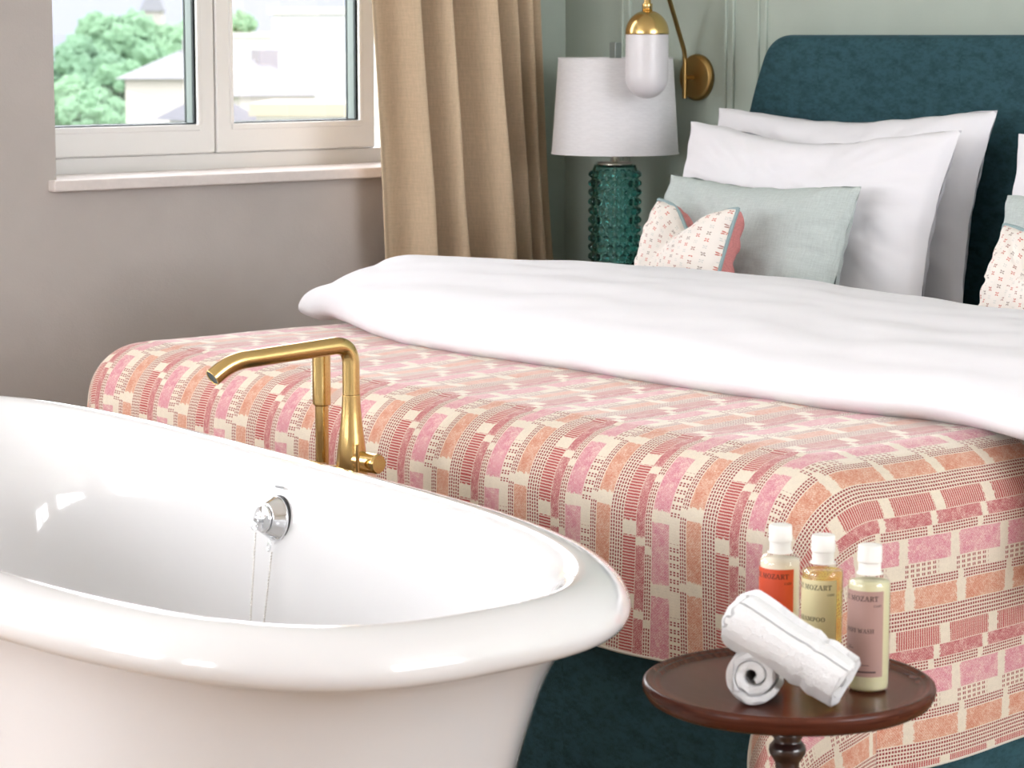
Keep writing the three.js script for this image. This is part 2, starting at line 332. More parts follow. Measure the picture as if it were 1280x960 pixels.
// ---------------------------------------------------------------- outside the window
structure('ground', box(-420, -14.4, -420, -1, -14, 300), std({ color: lin(0.12, 0.18, 0.08), roughness: 1 }), 'green ground outside far below');
structure('hills', grid(60, 10, (u, v) => { const a = lerp(2.2, 4.6, u), d = 420 + v * 160; return [5 + d * Math.cos(a), -14 + v * (46 + 22 * fbm(u * 7, 3)), 5 - Math.abs(d * Math.sin(a)) * (a < Math.PI ? 1 : -1)]; }), std({ color: lin(0.085, 0.089, 0.106), roughness: 1, side: THREE.DoubleSide }), 'hazy blue grey hills');
const leafMats = [lin(0.074, 0.135, 0.08), lin(0.088, 0.158, 0.09), lin(0.105, 0.178, 0.103)].map((color) => std({ color, roughness: 1 }));
const barkMat = std({ color: lin(0.1, 0.08, 0.06), roughness: 1 });
function tree(px, py, depth, wide, tall, label, k) {    // px, py: the middle of the crown
  const c = at(px, py, depth), o = thing('tree', label, 'tree', [c.x, -14, c.z], 0, 'trees outside the window'), y0 = c.y + 14, blobs = [];
  for (let i = 0; i < 46; i++) {
    const a = rnd() * 6.283, b = Math.acos(rnd() * 2 - 1), q = Math.cbrt(0.25 + 0.75 * rnd()), r = (0.16 + 0.16 * rnd()) * wide;
    const g = new THREE.IcosahedronGeometry(r, 3), p = g.attributes.position, ox = rnd() * 50;
    for (let j = 0; j < p.count; j++) { const s = 1 + 0.55 * noise(p.getX(j) / r * 2.1 + ox, p.getY(j) / r * 2.1, p.getZ(j) / r * 2.1); p.setXYZ(j, p.getX(j) * s, p.getY(j) * s, p.getZ(j) * s); }
    g.computeVertexNormals();
    g.translate(q * wide * 0.8 * Math.sin(b) * Math.cos(a), y0 + q * tall * 0.8 * Math.cos(b), q * wide * 0.8 * Math.sin(b) * Math.sin(a)); blobs.push(g);
  }
  part('foliage', blobs, leafMats[k], o); part('trunk', rod([0, 0, 0], [0, y0, 0], wide * 0.09, wide * 0.04), barkMat, o);
}
tree(150, 72, 118, 2.5, 2.1, 'tall round green tree standing highest behind the cream house', 1);
tree(105, 92, 112, 1.9, 1.6, 'mid green tree to the side of the round tree', 0);
tree(232, 66, 130, 2.2, 1.7, 'light green tree whose crown rises over the house roof', 2);
tree(150, 122, 96, 1.25, 1.5, 'bright green tree close against the cream house wall', 1);
tree(92, 135, 90, 1.3, 1.0, 'low bright green tree in the foreground garden', 2);
tree(122, 150, 84, 1.3, 0.9, 'low bushy tree growing below the round tree', 1);
tree(300, 30, 150, 1.0, 0.8, 'small light green tree beyond the white buildings', 2);
function building(label, px, pyEave, depth, w, d, below, roofH, wallColor, roofColor, turn, windows, chimneys = []) {
  const c = at(px, pyEave, depth), o = thing('building', label, 'building', [c.x, -14, c.z], turn, undefined), y = c.y + 14;
  part('wall', box(-w / 2, 0, -d / 2, w / 2, y, d / 2), std({ color: wallColor, roughness: 0.9 }), o);
  if (roofH) {
    const e = 0.25, a = w / 2 + e, b = d / 2 + e, r = Math.max(0, a - b) , g = new THREE.BufferGeometry();
    const P = [[-a, y, -b], [a, y, -b], [a, y, b], [-a, y, b], [-r - 0.01, y + roofH, 0], [r + 0.01, y + roofH, 0]];
    const F = [[3, 2, 5], [3, 5, 4], [1, 0, 4], [1, 4, 5], [2, 1, 5], [0, 3, 4], [0, 1, 2], [0, 2, 3]];
    g.setAttribute('position', new THREE.Float32BufferAttribute(F.flat().flatMap((i) => P[i]), 3)); g.setAttribute('uv', new THREE.Float32BufferAttribute(new Float32Array(F.length * 6), 2)); g.computeVertexNormals();
    const rf = part('roof', g, std({ color: roofColor, roughness: 0.9 }), o);
    for (const [cx, ch] of chimneys) part('chimney', box(cx - 0.25, y + roofH * 0.4, -0.25, cx + 0.25, y + roofH + ch, 0.25), std({ color: lin(0.14, 0.13, 0.14), roughness: 0.9 }), rf);
  } else part('cornice', box(-w / 2 - 0.12, y - 0.18, -d / 2 - 0.12, w / 2 + 0.12, y + 0.05, d / 2 + 0.12), std({ color: roofColor, roughness: 0.9 }), o);
  const glass = std({ color: lin(0.21, 0.215, 0.235), roughness: 0.6 }), frameM = std({ color: lin(0.3, 0.3, 0.3), roughness: 0.6 });
  for (const [wx, wy, ww, wh] of windows) {
    const f = part('window', [box(wx - ww / 2 - 0.06, y + wy - wh / 2 - 0.06, d / 2 - 0.01, wx + ww / 2 + 0.06, y + wy + wh / 2 + 0.06, d / 2 + 0.03)], frameM, o);
    part('pane', box(wx - ww / 2, y + wy - wh / 2, d / 2 + 0.02, wx + ww / 2, y + wy + wh / 2, d / 2 + 0.045), glass, f);
  }
  return o;
}
const FACE = Math.PI / 2 - YAW;                         // facades turned towards the room
building('cream house with a pale grey hipped roof beside the trees', 236, 97, 66, 3.2, 3.0, 4, 0.75, lin(0.28, 0.255, 0.23), lin(0.125, 0.122, 0.128), FACE + 0.12, [], [[0.1, 0.28], [0.65, 0.2]]);
building('small house with a dark grey gabled roof seen in front of the cream house', 262, 150, 52, 0.9, 1.6, 4, 0.6, lin(0.26, 0.25, 0.25), lin(0.065, 0.065, 0.075), FACE + 0.7, []);
building('pale pink house with a steep grey roof in the middle of the right window view', 322, 118, 60, 1.9, 2.4, 5, 0.85, lin(0.29, 0.27, 0.26), lin(0.125, 0.122, 0.13), FACE + 0.5, [[0.1, -0.6, 0.25, 0.4]], [[0.2, 0.2]]);
building('large white town house with tall windows and a projecting cornice', 425, 12, 84, 3.6, 5, 8, 0, lin(0.31, 0.305, 0.31), lin(0.26, 0.25, 0.235), FACE - 0.1, [[-0.55, -0.9, 0.5, 0.9], [0.55, -0.9, 0.5, 0.9], [-0.55, -2.4, 0.45, 0.7], [0.55, -2.4, 0.45, 0.7], [-1.4, -0.9, 0.45, 0.9]]);
building('long low white house with a flat roof between the trees and the town house', 355, 42, 110, 5.6, 5, 8, 0, lin(0.31, 0.305, 0.305), lin(0.27, 0.26, 0.24), FACE + 0.05, [[-1.6, -0.9, 0.5, 0.7], [-0.4, -0.9, 0.5, 0.7], [0.8, -0.9, 0.5, 0.7]]);
building('low roof terrace building with a tan eave at the bottom of the right window', 420, 130, 48, 2.6, 3, 8, 0, lin(0.26, 0.25, 0.23), lin(0.2, 0.175, 0.13), FACE - 0.05, []);
building('distant pale church tower above the tree tops', 192, 14, 210, 1.6, 1.6, 8, 2.6, lin(0.22, 0.2, 0.19), lin(0.1, 0.1, 0.11), FACE, []);

// ---------------------------------------------------------------- curtain
{
  const top = [0.766, 0.712, 0.644, 0.596, 0.542, 0.489, 0.401, 0.332, 0.304, 0.275, 0.244, 0.219, 0.181], bot = [0.728, 0.67, 0.59, 0.538, 0.481, 0.42, 0.333, 0.278, 0.247, 0.218, 0.192, 0.169, 0.133];
  const depth = [0.085, 0.03, 0.125, -0.015, 0.13, -0.02, 0.145, -0.01, 0.11, 0.0, 0.1, 0.015, 0.06];
  for (const row of [top, bot]) for (let i = 3; i < 11; i += 2) row[i] = lerp(row[i - 1], row[i + 1], 0.3);   // steep back, long front of every fold
  const n = depth.length - 1;
  const mid = (u, y) => {
    const k = clamp(u * n, 0, n - 1e-6), i = Math.floor(k), t = k - i, s = t * t * (3 - 2 * t), h = (1.391 - y) / 0.7, z = lerp(lerp(top[i], top[i + 1], t), lerp(bot[i], bot[i + 1], t), h);
    return [0.05 + lerp(depth[i], depth[i + 1], s) + 0.012 * noise(u * 6, y * 1.5) + 0.004 * noise(u * 30, y * 3), z + 0.006 * noise(u * 9, y * 1.3, 4)];
  };
  const L = 0.7, sheet = (off, flip) => grid(240, 60, (u, v) => {
    const y = 0.02 + v * (RY - 0.03), a = mid(Math.max(0, u - 0.002), y), b = mid(Math.min(1, u + 0.002), y), m = mid(u, y), nx = -(b[1] - a[1]), nz = b[0] - a[0], l = Math.hypot(nx, nz) || 1;
    return [m[0] + off * nx / l, y, m[1] + off * nz / l, u * 1.5, y];
  }, { flip });
  const o = thing('curtain', 'floor length taupe linen curtain hanging in folds beside the window', 'curtain');
  part('panel', [sheet(0.0012, false), sheet(-0.0012, true)], M.curtain, o);
  const edge = (u) => { const pts = []; for (let i = 0; i <= 24; i++) { const y = 0.02 + i / 24 * (RY - 0.03), m = mid(u, y); pts.push([m[0], y, m[1]]); } return tube(pts, 0.0022, 60, 8); };
  part('side_hem', [edge(0), edge(1)], M.curtain, o);
}

// ---------------------------------------------------------------- bed
const BX0 = 0.95, BX1 = 3.02, BZ1 = 2.15, TOP = 0.685;
{
  const o = thing('bed', 'upholstered bed base in dark teal velvet under the patterned throw', 'bed', [(BX0 + BX1) / 2, 0, 1.13]);
  const hw = (BX1 - BX0) / 2 - 0.03;
  part('base', [box(-hw, 0.06, -1.0, hw, 0.42, 0.985, 0.02)], M.velvet, o, 'dark teal velvet base');
  part('mattress', box(-hw + 0.01, 0.42, -1.0, hw - 0.01, 0.655, 0.98, 0.07), M.mattress, o, 'white mattress');
  for (const x of [-0.85, 0.85]) for (const z of [-0.85, 0.85]) part('foot', lathe([[0, 0], [0.03, 0], [0.035, 0.062], [0, 0.062]], 20), M.mahoganyDark, o).position.set(x, 0, z);
  // headboard: slightly flared towards its foot
  const s = new THREE.Shape(), c = 1.985, w = 1.06;
  s.moveTo(-1.24, 0.1); s.bezierCurveTo(-1.22, 0.75, -1.16, 1.05, -w - 0.018, 1.235); s.quadraticCurveTo(-w, 1.273, -w + 0.045, 1.273);
  s.lineTo(w - 0.045, 1.273); s.quadraticCurveTo(w, 1.273, w + 0.018, 1.235); s.bezierCurveTo(1.16, 1.05, 1.22, 0.75, 1.24, 0.1);
  const g = new THREE.ExtrudeGeometry(s, { depth: 0.034, bevelEnabled: true, bevelThickness: 0.026, bevelSize: 0.026, bevelSegments: 8, curveSegments: 24 });
  g.translate(0, 0, 0.022 + 0.026);
  const h = part('headboard', metricUV(toCreasedNormals(g, 0.6)), M.velvet, scene); h.position.x = c;
  tag(h, 'wide teal velvet headboard standing against the sage wall', 'headboard');
}
// the woven throw drapes over foot and sides; U runs across the bed, V along it
const throwSurface = (() => {
  const R = 0.115, ax0 = BX0 + R, ax1 = BX1 - R, az = BZ1 - R, arc = R * Math.PI / 2, sideDrop = 0.36 + arc, footDrop = 0.205 + arc;
  const fold = (d) => (d < arc ? [R * Math.sin(d / R), R * (1 - Math.cos(d / R))] : [R, R + d - arc]);
  return (s, t, lift = 0) => {                           // s: -sideDrop .. width + sideDrop, t from the head end
    const ds = Math.max(0, s - (ax1 - ax0)), dl = Math.max(0, -s), dt = Math.max(0, t - az), side = Math.max(ds, dl), sg = ds > 0 ? 1 : -1;
    let x = clamp(s + ax0, ax0, ax1), z = Math.min(t, az), y = TOP;
    const r = Math.hypot(side, dt), [h, v] = fold(r), phi = Math.atan2(dt, side || 1e-9), hang = smooth(v, R * 0.7, 0.45);
    y += 0.012 * smooth(Math.min(ax1 - x, x - ax0, az - z), 0, 0.5) + (0.005 * fbm(x * 3.1, z * 3.1) + 0.004 * fbm(x * 9, z * 3)) * (1 - hang);
    if (r > 0) {
      let out = h + lift;
      const corner = Math.sin(2 * phi) ** 2 * (side > 0 && dt > 0 ? 1 : 0);
      out += hang * (0.045 * corner + 0.02 * corner * Math.sin(phi * 9 + 0.6));
      const run = side > 0 && dt === 0 ? z : x;
      out += hang * (1 - corner) * (0.010 * Math.sin(run * 17 + 1.3) + 0.016 * (noise(run * 4.2, 2) + 0.2));
      x += sg * (Math.cos(phi) * out * (side > 0 ? 1 : 0) - 0.05 * corner * hang); z += Math.sin(phi) * out + 0.06 * corner * hang; y -= v;
    }
    return [x, y + (r > 0 ? 0 : lift), z];
  };
})();
{
  const W = BX1 - BX0 - 0.23, s0 = -0.54, s1 = W + 0.52, t0 = 0.95, t1 = BZ1 - 0.115 + 0.386;
  const f = (off) => (u, v) => { const s = lerp(s0, s1, u), t = lerp(t0, t1, v); return [...throwSurface(s, t, off), (s + 0.1013) / STRIPE, (t + 0.062) / (BLOCK * 4)]; };
  const o = thing('bed_throw', 'woven kilim pattern throw in pinks, orange and red draped over the bed', 'throw');
  part('cloth', grid(260, 170, f(0.004), { flip: true }), M.kilim, o);
  part('lining', grid(130, 85, f(0.0), {}), M.hem, o);
  const hemPts = []; for (let i = 0; i <= 120; i++) hemPts.push(throwSurface(lerp(s0, s1, i / 120), t1, 0.002));
  const hemR = []; for (let i = 0; i <= 60; i++) hemR.push(throwSurface(s1, lerp(t0, t1, i / 60), 0.002));
  part('hem', [tube(hemPts, 0.003, 400, 6), tube(hemR, 0.003, 160, 6)], M.hem, o, 'pale selvedge along the edge');
}
// the folded duvet
{
  const prof = [[1.62, 0.694], [1.70, 0.692], [1.735, 0.715], [1.72, 0.752], [1.63, 0.785], [1.48, 0.806], [1.3, 0.817], [1.12, 0.812], [1.01, 0.797], [0.93, 0.772], [0.875, 0.735], [0.89, 0.702], [1.0, 0.695], [1.2, 0.692], [1.45, 0.692]];
  const curve = new THREE.CatmullRomCurve3(prof.map(([z, y]) => new THREE.Vector3(0, y, z)), true, 'centripetal');
  const X0 = 0.842, X1 = 3.25, cz = 1.2, cy = 0.735;
  const g = grid(160, 190, (u, v) => {
    const p = curve.getPointAt(u % 1), x = lerp(X0, X1, v), e0 = smooth(x, X0 - 0.02, X0 + 0.16), e1 = smooth(X1 - x, 0, 0.14);
    let k = Math.min(lerp(0.74, 1, Math.pow(e0, 0.5)), lerp(0.4, 1, Math.pow(e1, 0.6)));
    let y = lerp(cy - 0.01, p.y, k), z = p.z;
    const under = smooth(p.y, 0.715, 0.74);
    z = lerp(z, cz + (z - cz) * 0.92, 1 - e0) - 0.19 * smooth(1.55 - x, 0, 0.65) * smooth(z, 1.2, 1.7) - 0.05 * smooth(x - 2.6, 0, 0.2) * smooth(z, 1.2, 1.7) * (1 - smooth(x - 2.85, 0, 0.2)) + 0.14 * smooth(1.5 - x, 0, 0.65) * smooth(1.5 - z, 0, 0.4);
    y += under * (0.012 * fbm(x * 2.3, z * 2.6, 1) + 0.006 * noise(x * 5 + z * 3, z * 12, 2)) + 0.008 * under * smooth(x, 1.0, 1.6) - 0.016 * smooth(x - 1.9, 0, 0.8) * under;
    y -= 0.02 * smooth(BX0 + 0.06 - x, 0, 0.14) + Math.max(0, x - 3.0) ** 2 * 3.2;
    z += 0.010 * noise(x * 3.3, u * 5) + 0.004 * noise(x * 14, u * 9);
    return [x, y, z, x, u * 2.3];
  }, { closeU: true });
  const cap = (v, flip) => { // close the two ends
    const c = []; for (let i = 0; i < 160; i++) { const k = (v * 161 * 190 + 0); c.push(k + i); }
    const p = g.attributes.position, row = v ? 190 : 0, pos = [], ctr = new THREE.Vector3();
    const pt = (i) => { const a = row * 161 + i; return [p.getX(a), p.getY(a), p.getZ(a)]; };
    for (let i = 0; i < 160; i++) { const q = pt(i); ctr.add(new THREE.Vector3(...q)); } ctr.divideScalar(160); ctr.x += v ? 0.02 : -0.012;
    for (let i = 0; i < 160; i++) { const a = pt(i), b = pt(i + 1); flip ? pos.push(...a, ...ctr.toArray(), ...b) : pos.push(...b, ...ctr.toArray(), ...a); }
    const h = new THREE.BufferGeometry(); h.setAttribute('position', new THREE.Float32BufferAttribute(pos, 3)); h.setAttribute('uv', new THREE.Float32BufferAttribute(new Float32Array(pos.length / 3 * 2), 2)); h.computeVertexNormals(); return h;
  };
  tag(part('duvet', [g, cap(0, false), cap(1, true)], M.cotton), 'thick white duvet folded across the bed over the woven throw', 'duvet');
}
// pillows: local x across, y up, z thickness
function pillowHalf(w, h, t, side, seed, o = {}) {
  return grid(72, 56, (u, v) => {
    const a = u * 2 - 1, b = v * 2 - 1, p = o.pinch ?? 0.06, e = (1 - Math.abs(a) ** 2.6) * (1 - Math.abs(b) ** 2.6), puff = Math.pow(Math.max(0, e), o.power ?? 0.48);
    let x = w * a * (1 - p * (1 - b * b)), y = h * b * (1 - p * 0.9 * (1 - a * a)), z = side * t * puff;
    z += side * puff * t * (0.5 * fbm(x * 4 + seed, y * 5, seed) + 0.1 * noise(x * 16 + seed, y * 9 + x * 6, seed * 2) + 0.24 * noise(Math.atan2(b - 0.1, a) * 5.5 + seed, Math.hypot(a, b) * 0.8, seed) * smooth(Math.hypot(a, b), 0.45, 1.1));
    x += 0.006 * noise(b * 4, seed, a * 2); y += 0.006 * noise(a * 5, seed + 3, b);
    const q = [x, y, z, x + w, y + h]; return o.shape ? (o.shape(q, a, b, side, puff), q) : q;
  }, { flip: side < 0 });
}
function pillow(name, label, category, mat, [x, y, z], lean, turn, w, h, t, seed, o = {}, group) {
  const g = thing(name, label, category, [x, y, z], turn, group); g.rotation.order = 'YXZ'; g.rotation.x = -lean; g.rotation.z = o.roll ?? 0;
  part('cover', [pillowHalf(w, h, t, 1, seed, o), pillowHalf(w, h, t, -1, seed + 5, o)], mat, g);
  return g;
}
const droop = (k) => (q, a, b) => { q[1] -= k * smooth(b, -0.2, 1) * Math.cos(a * 1.55) ** 2; };
const sides = [[0, 'near the lamp'], [1.018, 'away from the lamp']];
for (const [dx, where] of sides) {
  pillow('pillow', 'large white pillow leaning on the headboard ' + where, 'pillow', M.cotton, [1.275 + dx, 0.894, 0.25], 0.24, 0, 0.445, 0.236, 0.082, 3 + dx, { pinch: 0.06, roll: 0.016, shape: droop(0.02) }, 'white pillows against the headboard');
  pillow('pillow', 'large white pillow standing in front of another white pillow ' + where, 'pillow', M.cotton, [1.325 + dx, 0.876, 0.42], 0.28, 0, 0.43, 0.222, 0.082, 9 + dx, { pinch: 0.07, roll: 0.004, shape: droop(0.03) }, 'white pillows against the headboard');
  pillow('pillow', 'grey green linen pillow in front of the white pillows ' + where, 'pillow', M.greenLinen, [1.318 + dx, 0.815, 0.585], 0.3, 0, 0.305, 0.16, 0.066, 15 + dx, { pinch: 0.05, shape: droop(0.012) }, 'grey green pillows');
  const c = thing('cushion', 'small sprig print cushion with pink back and teal piping ' + where, 'cushion', [1.283 + dx, 0.798, 0.755], -0.22, 'sprig print cushions');
  c.rotation.order = 'YXZ'; c.rotation.x = -0.3;
  const w = 0.172, h = 0.127, t = 0.062;
  const chop = (q, a, b, side, puff) => {               // pressed in from the top: a notch with a crease running down from it
    const line = a + 0.42 * (1 - b) * 0.8 - 0.06, near = Math.exp(-((line / 0.26) ** 2)), up = smooth(b, -0.75, 1);
    q[1] -= 0.062 * Math.exp(-(((a - 0.06) / 0.42) ** 2)) * smooth(b, -0.2, 1);
    q[2] -= side * puff * t * 0.55 * near * up * (line < 0 ? 1 : 0.75) - side * 0.008 * smooth(line, 0.0, 0.06) * puff * up;
  };
  const opt = { pinch: 0.05, power: 0.5, shape: chop };
  part('front', pillowHalf(w, h, t, 1, 21 + dx, opt), M.sprig, c, 'cream cotton printed with small red and grey sprigs');
  part('back', pillowHalf(w, h, t * 1.25, -1, 26 + dx, { ...opt, power: 0.36 }), M.pinkLinen, c, 'plain coral pink back');
  const pts = [];
  for (let i = 0; i < 120; i++) { const k = i / 120 * 4, s = Math.floor(k), f = (k - s) * 2 - 1, [a, b] = [[f, -1], [1, f], [-f, 1], [-1, -f]][s], q = [w * a * (1 - 0.05 * (1 - b * b)), h * b * (1 - 0.045 * (1 - a * a)), 0]; chop(q, a, b, 1, 0); pts.push(q); }
  part('piping', tube(pts, 0.0045, 300, 8, true), M.piping, c, 'grey teal piping');
}

// ---------------------------------------------------------------- nightstand and table lamp
const LX = 0.442, LZ = 0.2, NT = 0.668;
{
  const o = thing('nightstand', 'nightstand that carries the teal glass lamp beside the bed', 'nightstand', [0.44, 0, 0.2]);
  part('top', box(-0.24, NT - 0.03, -0.17, 0.24, NT, 0.18, 0.006), M.mahoganyDark, o);
  part('body', box(-0.22, 0.2, -0.16, 0.22, NT - 0.03, 0.16, 0.004), M.mahoganyDark, o);
  for (const y of [0.22, 0.43]) { const d = part('drawer', box(-0.2, y, 0.15, 0.2, y + 0.19, 0.172, 0.005), M.mahoganyDark, o); part('knob', new THREE.SphereGeometry(0.012, 16, 12).translate(0, y + 0.095, 0.182), M.oldBrass, d); }
  for (const x of [-0.2, 0.2]) for (const z of [-0.14, 0.14]) part('leg', rod([x, 0, z], [x, 0.2, z], 0.012, 0.018), M.mahoganyDark, o);
}
{
  const o = thing('table_lamp', 'table lamp with a studded teal glass body and white drum shade', 'lamp', [LX, NT, LZ]);
  const R = 0.063, Hh = 0.29, rows = 11, cols = 17;
  const outer = (u, v) => {
    const y = v * Hh, k = Math.min(smooth(y, 0, 0.03), smooth(Hh - y, 0, 0.025)), base = R * lerp(0.86, 1, Math.min(smooth(y, -0.005, 0.04), smooth(Hh - y, -0.008, 0.028)));
    const row = (y - 0.012) / (Hh - 0.024) * rows, r = Math.floor(row), c = u * cols + (r % 2) * 0.5, fy = (row - r - 0.5) * (Hh / rows), fx = (c - Math.floor(c) - 0.5) * (2 * Math.PI * R / cols), d = Math.hypot(fx, fy) / 0.0098;
    const bump = d < 1 && row > 0 && row < rows ? 0.0085 * Math.sqrt(1 - d * d) : 0, rr = base + bump * lerp(0.6, 1, k), a = u * Math.PI * 2;
    return [rr * Math.cos(a), y, rr * Math.sin(a), u, v];
  };
  const inner = (u, v) => { const y = 0.012 + v * (Hh - 0.018), a = u * Math.PI * 2, r = (R - 0.007) * lerp(0.84, 1, Math.min(smooth(y, 0, 0.04), smooth(Hh - y, -0.008, 0.028))); return [r * Math.cos(a), y, r * Math.sin(a), u, v]; };
  const ringCap = (y, r0, r1, flip) => grid(96, 1, (u, v) => { const a = u * Math.PI * 2, r = lerp(r0, r1, v); return [r * Math.cos(a), y, r * Math.sin(a)]; }, { flip });
  part('glass_body', [grid(17 * 16, 11 * 16, outer, { closeU: true, flip: true }), grid(96, 40, inner, { closeU: true }), ringCap(0, 0, R * 0.86, false), ringCap(0.012, 0, (R - 0.007) * 0.84, true), ringCap(Hh, (R - 0.007) * 0.84, R * 0.86, true)], M.tealGlass, o, 'teal glass body covered in round studs');
  part('rod', rod([0, 0.014, 0], [0, Hh + 0.09, 0], 0.005), M.nickel, o);
  part('collar', lathe([[0, Hh - 0.001], [0.045, Hh - 0.001], [0.047, Hh + 0.002], [0.045, Hh + 0.008], [0.012, Hh + 0.009], [0.011, Hh + 0.04], [0.006, Hh + 0.042], [0, Hh + 0.042]], 48), M.nickel, o, 'silver collar and neck');
  const y0 = 0.321, y1 = 0.57, r0 = 0.168, r1 = 0.151;
  part('shade', lathe([[r0, y0], [r1, y1]], 96), M.shade, o, 'white fabric drum shade');
  part('shade_trim', [new THREE.TorusGeometry(r0, 0.0018, 8, 96).rotateX(Math.PI / 2).translate(0, y0, 0), new THREE.TorusGeometry(r1, 0.0018, 8, 96).rotateX(Math.PI / 2).translate(0, y1, 0)], M.shade, o);
  const sp = []; for (let i = 0; i < 3; i++) { const a = i * 2.094 + 0.3; sp.push(rod([0, y1 - 0.012, 0], [r1 * Math.cos(a), y1 - 0.006, r1 * Math.sin(a)], 0.002, 0.002, 8)); }
  part('spider', sp, M.nickel, o);
  part('harp', rod([0, Hh + 0.08, 0], [0, y1 - 0.005, 0], 0.003), M.nickel, o);
  part('finial', [box(-0.012, y1 - 0.004, -0.012, 0.012, y1 + 0.042, 0.012, 0.002)], M.finial, o, 'small grey block finial');
}
// ---------------------------------------------------------------- brass wall sconce
{
  const o = thing('wall_sconce', 'brass swing arm wall light with a frosted white glass globe', 'wall light', [0.548, 1.187, 0.0]);
  const gx = 0.128, gz = 0.305;
  const plate = lathe([[0, 0.016], [0.05, 0.016], [0.058, 0.013], [0.0615, 0.007], [0.0615, 0], [0, 0]], 64).rotateX(Math.PI / 2);
  part('backplate', plate, M.oldBrass, o, 'round antique brass backplate');
  part('arm', tube(null, 0.0062, 120, 16, false, bentPath([[-0.005, -0.055, 0.045], [-0.005, 0.065, 0.045], [gx * 0.94, 0.372, gz - 0.012], [gx, 0.372, gz], [gx, 0.2, gz]], [0.022, 0.03, 0.01])), M.oldBrass, o);
  part('bracket', rod([-0.005, 0.0, 0.01], [-0.005, 0.0, 0.046], 0.007), M.oldBrass, o);
  part('stem', [lathe([[0, 0.172], [0.013, 0.172], [0.013, 0.19], [0.009, 0.191], [0.009, 0.205], [0, 0.205]], 32).translate(gx, 0, gz)], M.brass, o);
  const dome = []; for (let i = 0; i <= 16; i++) { const a = i / 16 * Math.PI / 2; dome.push([0.0555 * Math.cos(a) + 0.0001, 0.116 + 0.058 * Math.sin(a)]); }
  part('cap', lathe([[0.0535, 0.113], [0.0555, 0.113], ...dome], 64).translate(gx, 0, gz), M.brass, o, 'domed brass cap');
  const gl = [[0.0535, 0.114], [0.0545, 0.1]]; for (let i = 0; i <= 20; i++) { const a = i / 20 * Math.PI / 2; gl.push([0.0545 * Math.cos(a) + 0.0001, 0.006 - 0.0545 * Math.sin(a)]); }
  part('globe', lathe(gl.reverse(), 64).translate(gx, 0, gz), M.opal, o, 'frosted white glass globe');
}

